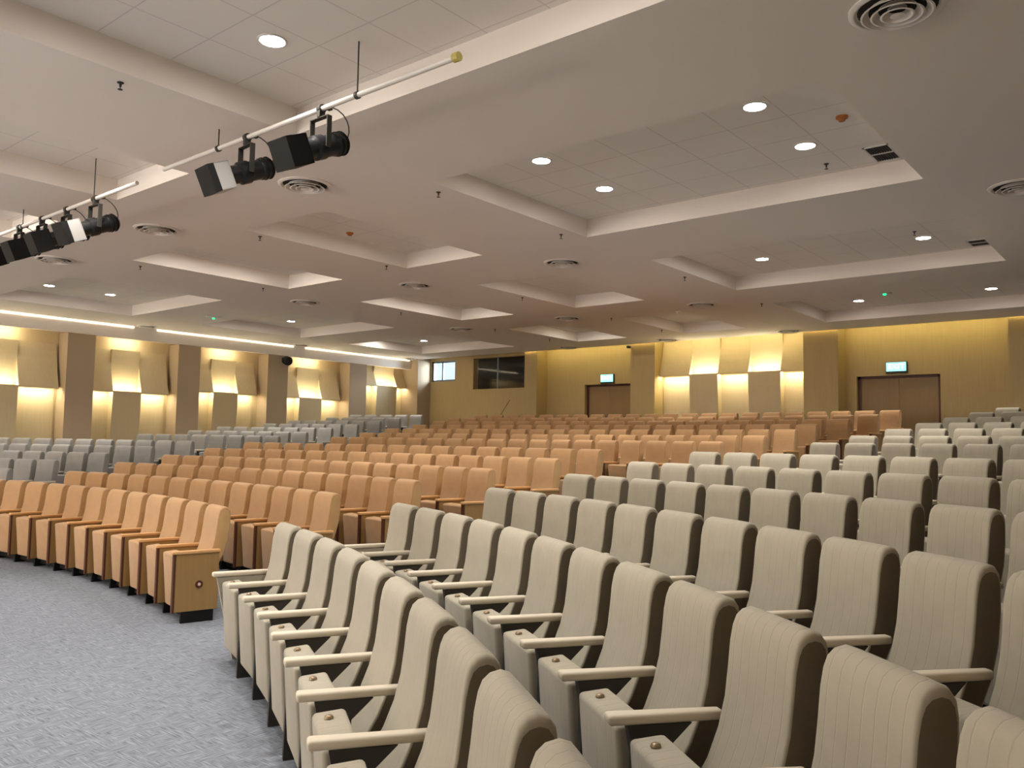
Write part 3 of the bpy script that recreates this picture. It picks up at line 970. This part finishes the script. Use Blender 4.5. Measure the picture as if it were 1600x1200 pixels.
def spotlight(x, z, yaw, tilt, label, hood, yoke_h=.245, sc=1.0):
    """profile spotlight under a pipe clamp; local -y is the beam direction"""
    t = tag(empty('stage_spotlight', (x, YR, z), yaw), label, 'spotlight', 'black profile spotlights on pipes')
    # clamp
    bm = bmesh.new()
    tube(bm, [(-.022, 0, 0), (.022, 0, 0)], .036, 12)
    box(bm, (-.018, -.03, -.075), (.018, .03, -.02), bevel=.004)
    tube(bm, [(0, .03, .0), (0, .09, .03)], .007, 8); box(bm, (-.022, .075, .018), (.022, .10, .042), bevel=.004)
    finish('clamp', bm, M['shell'], t)
    # yoke
    bm = bmesh.new()
    zt = -.075
    box(bm, (-.115, -.024, zt - .008), (.115, .024, zt), bevel=.002)
    for s in (-1, 1):
        box(bm, (s * .11 - .005, -.024, zt - yoke_h - .02), (s * .11 + .005, .024, zt), bevel=.002)
    yk = finish('yoke', bm, M['shell'], t)
    R0 = Matrix.Translation((0, 0, zt - yoke_h)) @ Matrix.Rotation(tilt, 4, 'X')
    Q = R0 @ Matrix.Rotation(math.pi / 2, 4, 'X')    # lathe z axis -> -y
    def lat(prof, nm, m, n=24):
        bm = bmesh.new(); lathe(bm, prof, n); bmesh.ops.transform(bm, matrix=Q, verts=bm.verts)
        return finish(nm, bm, m, t, smooth=True, angle=35)
    lat([(.001, -.27), (.070, -.27), (.090, -.25), (.096, -.15), (.088, -.14), (.088, -.03), (.101, -.02), (.101, .06), (.080, .08), (.086, .19), (.098, .20), (.098, .22), (.001, .22)], 'body', M['body'])
    bm = bmesh.new()
    lathe(bm, [(.090, -.24), (.102, -.235), (.102, -.23), (.090, -.225)], 24); lathe(bm, [(.090, -.19), (.102, -.185), (.102, -.18), (.090, -.175)], 24)
    bmesh.ops.transform(bm, matrix=Q, verts=bm.verts); finish('cooling_fins', bm, M['black'], t, smooth=True, angle=35)
    # square hood in front
    bm = bmesh.new()
    a = .118
    box(bm, (-a, -.34, -a), (-a + .006, -.20, a)); box(bm, (a - .006, -.34, -a), (a, -.20, a))
    box(bm, (-a, -.34, a - .006), (a, -.20, a)); box(bm, (-a, -.34, -a), (a, -.20, -a + .006)); box(bm, (-a, -.205, -a), (a, -.195, a))
    bmesh.ops.transform(bm, matrix=R0, verts=bm.verts)
    finish('hood', bm, hood, t)
    bm = bmesh.new(); box(bm, (-a - .002, -.40, -a - .002), (a + .002, -.338, a + .002)); bmesh.ops.transform(bm, matrix=R0, verts=bm.verts)
    finish('front_frame', bm, M['black'], t)
    # cable from the tail up to the pipe
    bm = bmesh.new()
    p0 = R0 @ Vector((0, .23, 0)); pts = []
    p3 = Vector((.10, .02, .0))
    for k in range(9):
        u = k / 8
        b0 = (1 - u) ** 3; b1 = 3 * u * (1 - u) ** 2; b2_ = 3 * u * u * (1 - u); b3 = u ** 3
        pts.append(p0 * b0 + (p0 + Vector((.10, .06, .02))) * b1 + (p3 + Vector((.14, .10, -.05))) * b2_ + p3 * b3)
    tube(bm, pts, .005, 6); finish('cable', bm, M['shell'], t, smooth=True)
M['body'] = mat('spot_body', (0.018, 0.019, 0.021, 1), 0.32, 0.3)
T = math.radians(24)
spotlight(-5.47, Z1, 0.0, T, 'black stage spotlight with black hood, rightmost on the right-hand pipe', M['black'])
spotlight(-6.53, Z1, -.1, T, 'black stage spotlight with pale grey hood on the right-hand pipe', M['grey_tape'])
spotlight(-9.5, Z2, 0.05, T, 'black stage spotlight with pale grey hood, rightmost on the left-hand pipe', M['grey_tape'])
spotlight(-10.25, Z2, -.05, T, 'black stage spotlight second from right on the left-hand pipe', M['black'])
spotlight(-10.95, Z2, 0.0, T, 'black stage spotlight third from right on the left-hand pipe', M['black'])
spotlight(-11.65, Z2, 0.0, T, 'black stage spotlight at the left edge of the picture', M['black'])

# ------------------------------------------------------------------ small things on the walls
t = tag(empty('loudspeaker', (XL + .02, 15.05, dz(4.10))), 'small round black loudspeaker high on a left wall pilaster', 'loudspeaker')
bm = bmesh.new(); lathe(bm, [(.001, 0), (.10, 0), (.13, .03), (.14, .16), (.12, .20), (.001, .19)], 24)
bmesh.ops.transform(bm, matrix=Matrix.Translation((.10, 0, -.05)) @ Matrix.Rotation(math.radians(105), 4, 'Y'), verts=bm.verts)
finish('cabinet', bm, M['black'], t, smooth=True, angle=40)
bm = bmesh.new(); box(bm, (0, -.02, -.06), (.16, .02, -.03)); box(bm, (0, -.05, -.12), (.012, .05, .03)); finish('bracket', bm, M['shell'], t)
bm = bmesh.new(); box(bm, (-.04, -.12, -.05), (.04, 0, .02), bevel=.008)
o = finish('security_camera', bm, M['shell']); o.location = (-12.55, YB, ZC - .06)
tag(o, 'tiny dark security camera at the top of the back wall', 'camera')
t = tag(empty('microphone_stand', (-16.95, 19.9, rows[12]['z'])), 'thin microphone boom stand leaning behind the back row of tan seats', 'microphone stand')
bm = bmesh.new(); tube(bm, [(0, 0, .02), (0, 0, .95)], .010, 8); finish('pole', bm, M['shell'], t)
bm = bmesh.new(); tube(bm, [(-.05, 0, .88), (.45, 0, 1.52)], .008, 8); finish('boom', bm, M['shell'], t)
bm = bmesh.new(); lathe(bm, [(.001, .03), (.06, .028), (.13, .012), (.14, 0), (.001, 0)], 20); finish('base', bm, M['shell'], t)
